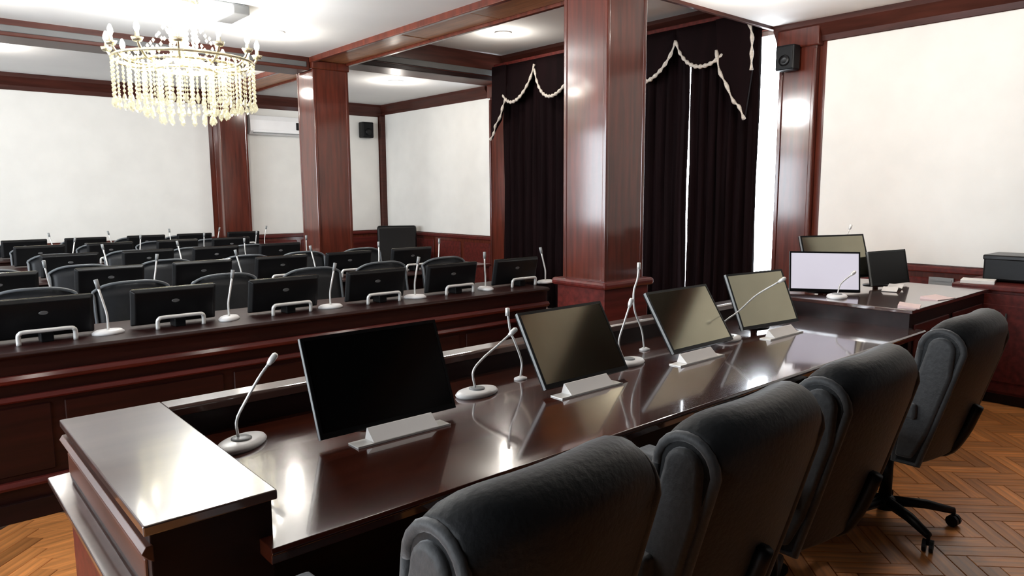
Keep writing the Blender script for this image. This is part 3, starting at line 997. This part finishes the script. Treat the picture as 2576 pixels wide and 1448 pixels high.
# ------------------------------------------------------------------ chairs at the front desk
def exec_chair():
    t = thing('executive_chair', 'tmp', 'chair', (0, 0, 0), 0, 'charcoal executive chairs at the front desk')
    # side profile of the padded back in (y, z); chair faces +y, origin under the seat centre
    def prof(k):
        c = []
        top = (-.335, .992)
        r = .085 * k
        for i in range(11):
            a = PI * i / 10
            c.append((top[0] + r * math.cos(a) + 0, top[1] + r * math.sin(a)))
        c += [(-.405 + (1 - k) * .06, .88), (-.33 + (1 - k) * .06, .62), (-.27 + (1 - k) * .05, .42 + (1 - k) * .2)]
        c += [(-.17 - (1 - k) * .03, .42 + (1 - k) * .2), (-.185 - (1 - k) * .03, .62), (-.24 - (1 - k) * .02, .86)]
        return c
    N = 14
    P = prof(1.0)
    mb = MB()
    n = len(P)
    rows = []
    for j in range(N + 1):
        u = 2 * j / N - 1
        x = .285 * u
        bow = .045 * u * u
        dz = -.05 * abs(u) ** 6
        rows.append([(x, y + bow, z + (dz if z > .9 else 0)) for y, z in P])
    vs = [p for r in rows for p in r]
    fs = [(j * n + i, (j + 1) * n + i, (j + 1) * n + (i + 1) % n, j * n + (i + 1) % n) for j in range(N) for i in range(n)]
    fs += [tuple(range(n)), tuple(range(N * n, (N + 1) * n))[::-1]]
    mb.add(vs, fs)
    bk = obj('backrest', mb, CHAIR, t, bevel=.02, seg=3, smooth=True)
    for s in (-1, 1):
        pts = [(s * .279, y * .97 + .036, z - (.058 if z > .9 else 0)) for y, z in P]
        obj('back_piping', MB().tube(pts + [pts[0]], .014, 8), CHAIRP, bk, smooth=True)
        Q = prof(.62)
        m = MB()
        m.prism([(y + .045, z - .05) for y, z in Q], 'x', s * .27, s * .305)
        obj('side_pad', m, CHAIRP, bk, bevel=.016, seg=3, smooth=True)
    obj('seat', MB().prism([(-.24, .42), (.24, .44), (.27, .47), (.25, .52), (-.22, .50)], 'x', -.26, .26), CHAIR, t, bevel=.035, seg=3, smooth=True)
    for s in (-1, 1):
        a = obj('armrest', MB().prism([(-.22, .63), (.25, .64), (.285, .66), (.285, .69), (.25, .71), (-.22, .70)], 'x', s * .285 - .05, s * .285 + .05), CHAIRP, t, bevel=.022, seg=3, smooth=True)  # paler pad grey puts the highlight of the arm into its colour
        obj('arm_support', MB().tube(smooth_path([(s * .24, .02, .44), (s * .28, .05, .47), (s * .30, .06, .56), (s * .288, .05, .65)], 4), .02, 8), BLACK, t, smooth=True)
    obj('tilt_mechanism', B(-.10, .10, -.14, .12, .36, .43), BLACK, t, bevel=.015)
    obj('back_bar', MB().tube(smooth_path([(0, -.10, .40), (0, -.24, .42), (0, -.31, .52), (0, -.36, .66)], 4), .024, 8), BLACK, t, smooth=True)
    obj('gas_post', MB().tube([(0, 0, .08), (0, 0, .37)], .028, 12), BLACK, t, smooth=True)
    obj('hub', MB().lathe([(0, .065), (.05, .07), (.05, .12), (.03, .135), (0, .135)], 16), BLACK, t, smooth=True)
    for k in range(5):
        a = 2 * PI * k / 5 + .35
        c, s_ = math.cos(a), math.sin(a)
        lg = obj('base_leg', MB().tube([(.03 * c, .03 * s_, .105), (.18 * c, .18 * s_, .10), (.31 * c, .31 * s_, .075)], [.026, .024, .017], 8), BLACK, t, smooth=True)
        m = MB()
        Rm = Matrix.Translation((.31 * c, .31 * s_, .0)) @ Matrix.Rotation(a + .8, 4, 'Z')
        for sx in (-.022, .006):
            base = len(m.v)
            m.prism([(.028 * math.cos(q * PI / 6), .028 + .028 * math.sin(q * PI / 6)) for q in range(12)], 'x', sx, sx + .016)
            m.v[base:] = [tuple(Rm @ Vector(p)) for p in m.v[base:]]
        m.tube([(.31 * c, .31 * s_, .03), (.31 * c, .31 * s_, .078)], .008, 6)
        obj('caster', m, BLACK, lg)
    return t


CH = [(.94, 1.30, .06, 'charcoal padded chair nearest to the viewer, left end of the front desk'),
      (1.67, 1.28, .04, 'charcoal padded chair second from the left at the front desk'),
      (2.42, 1.30, .02, 'charcoal padded chair third from the left at the front desk'),
      (3.56, 1.33, .0, 'charcoal padded chair at the right end, with its star base showing')]
ec = exec_chair()
for i, (x, y, r, lab) in enumerate(CH):
    if i == 0:
        ec.location, ec.rotation_euler, ec['label'] = (x, y, 0), (0, 0, r), lab
    else:
        dup(ec, (x, y, 0), r, lab)
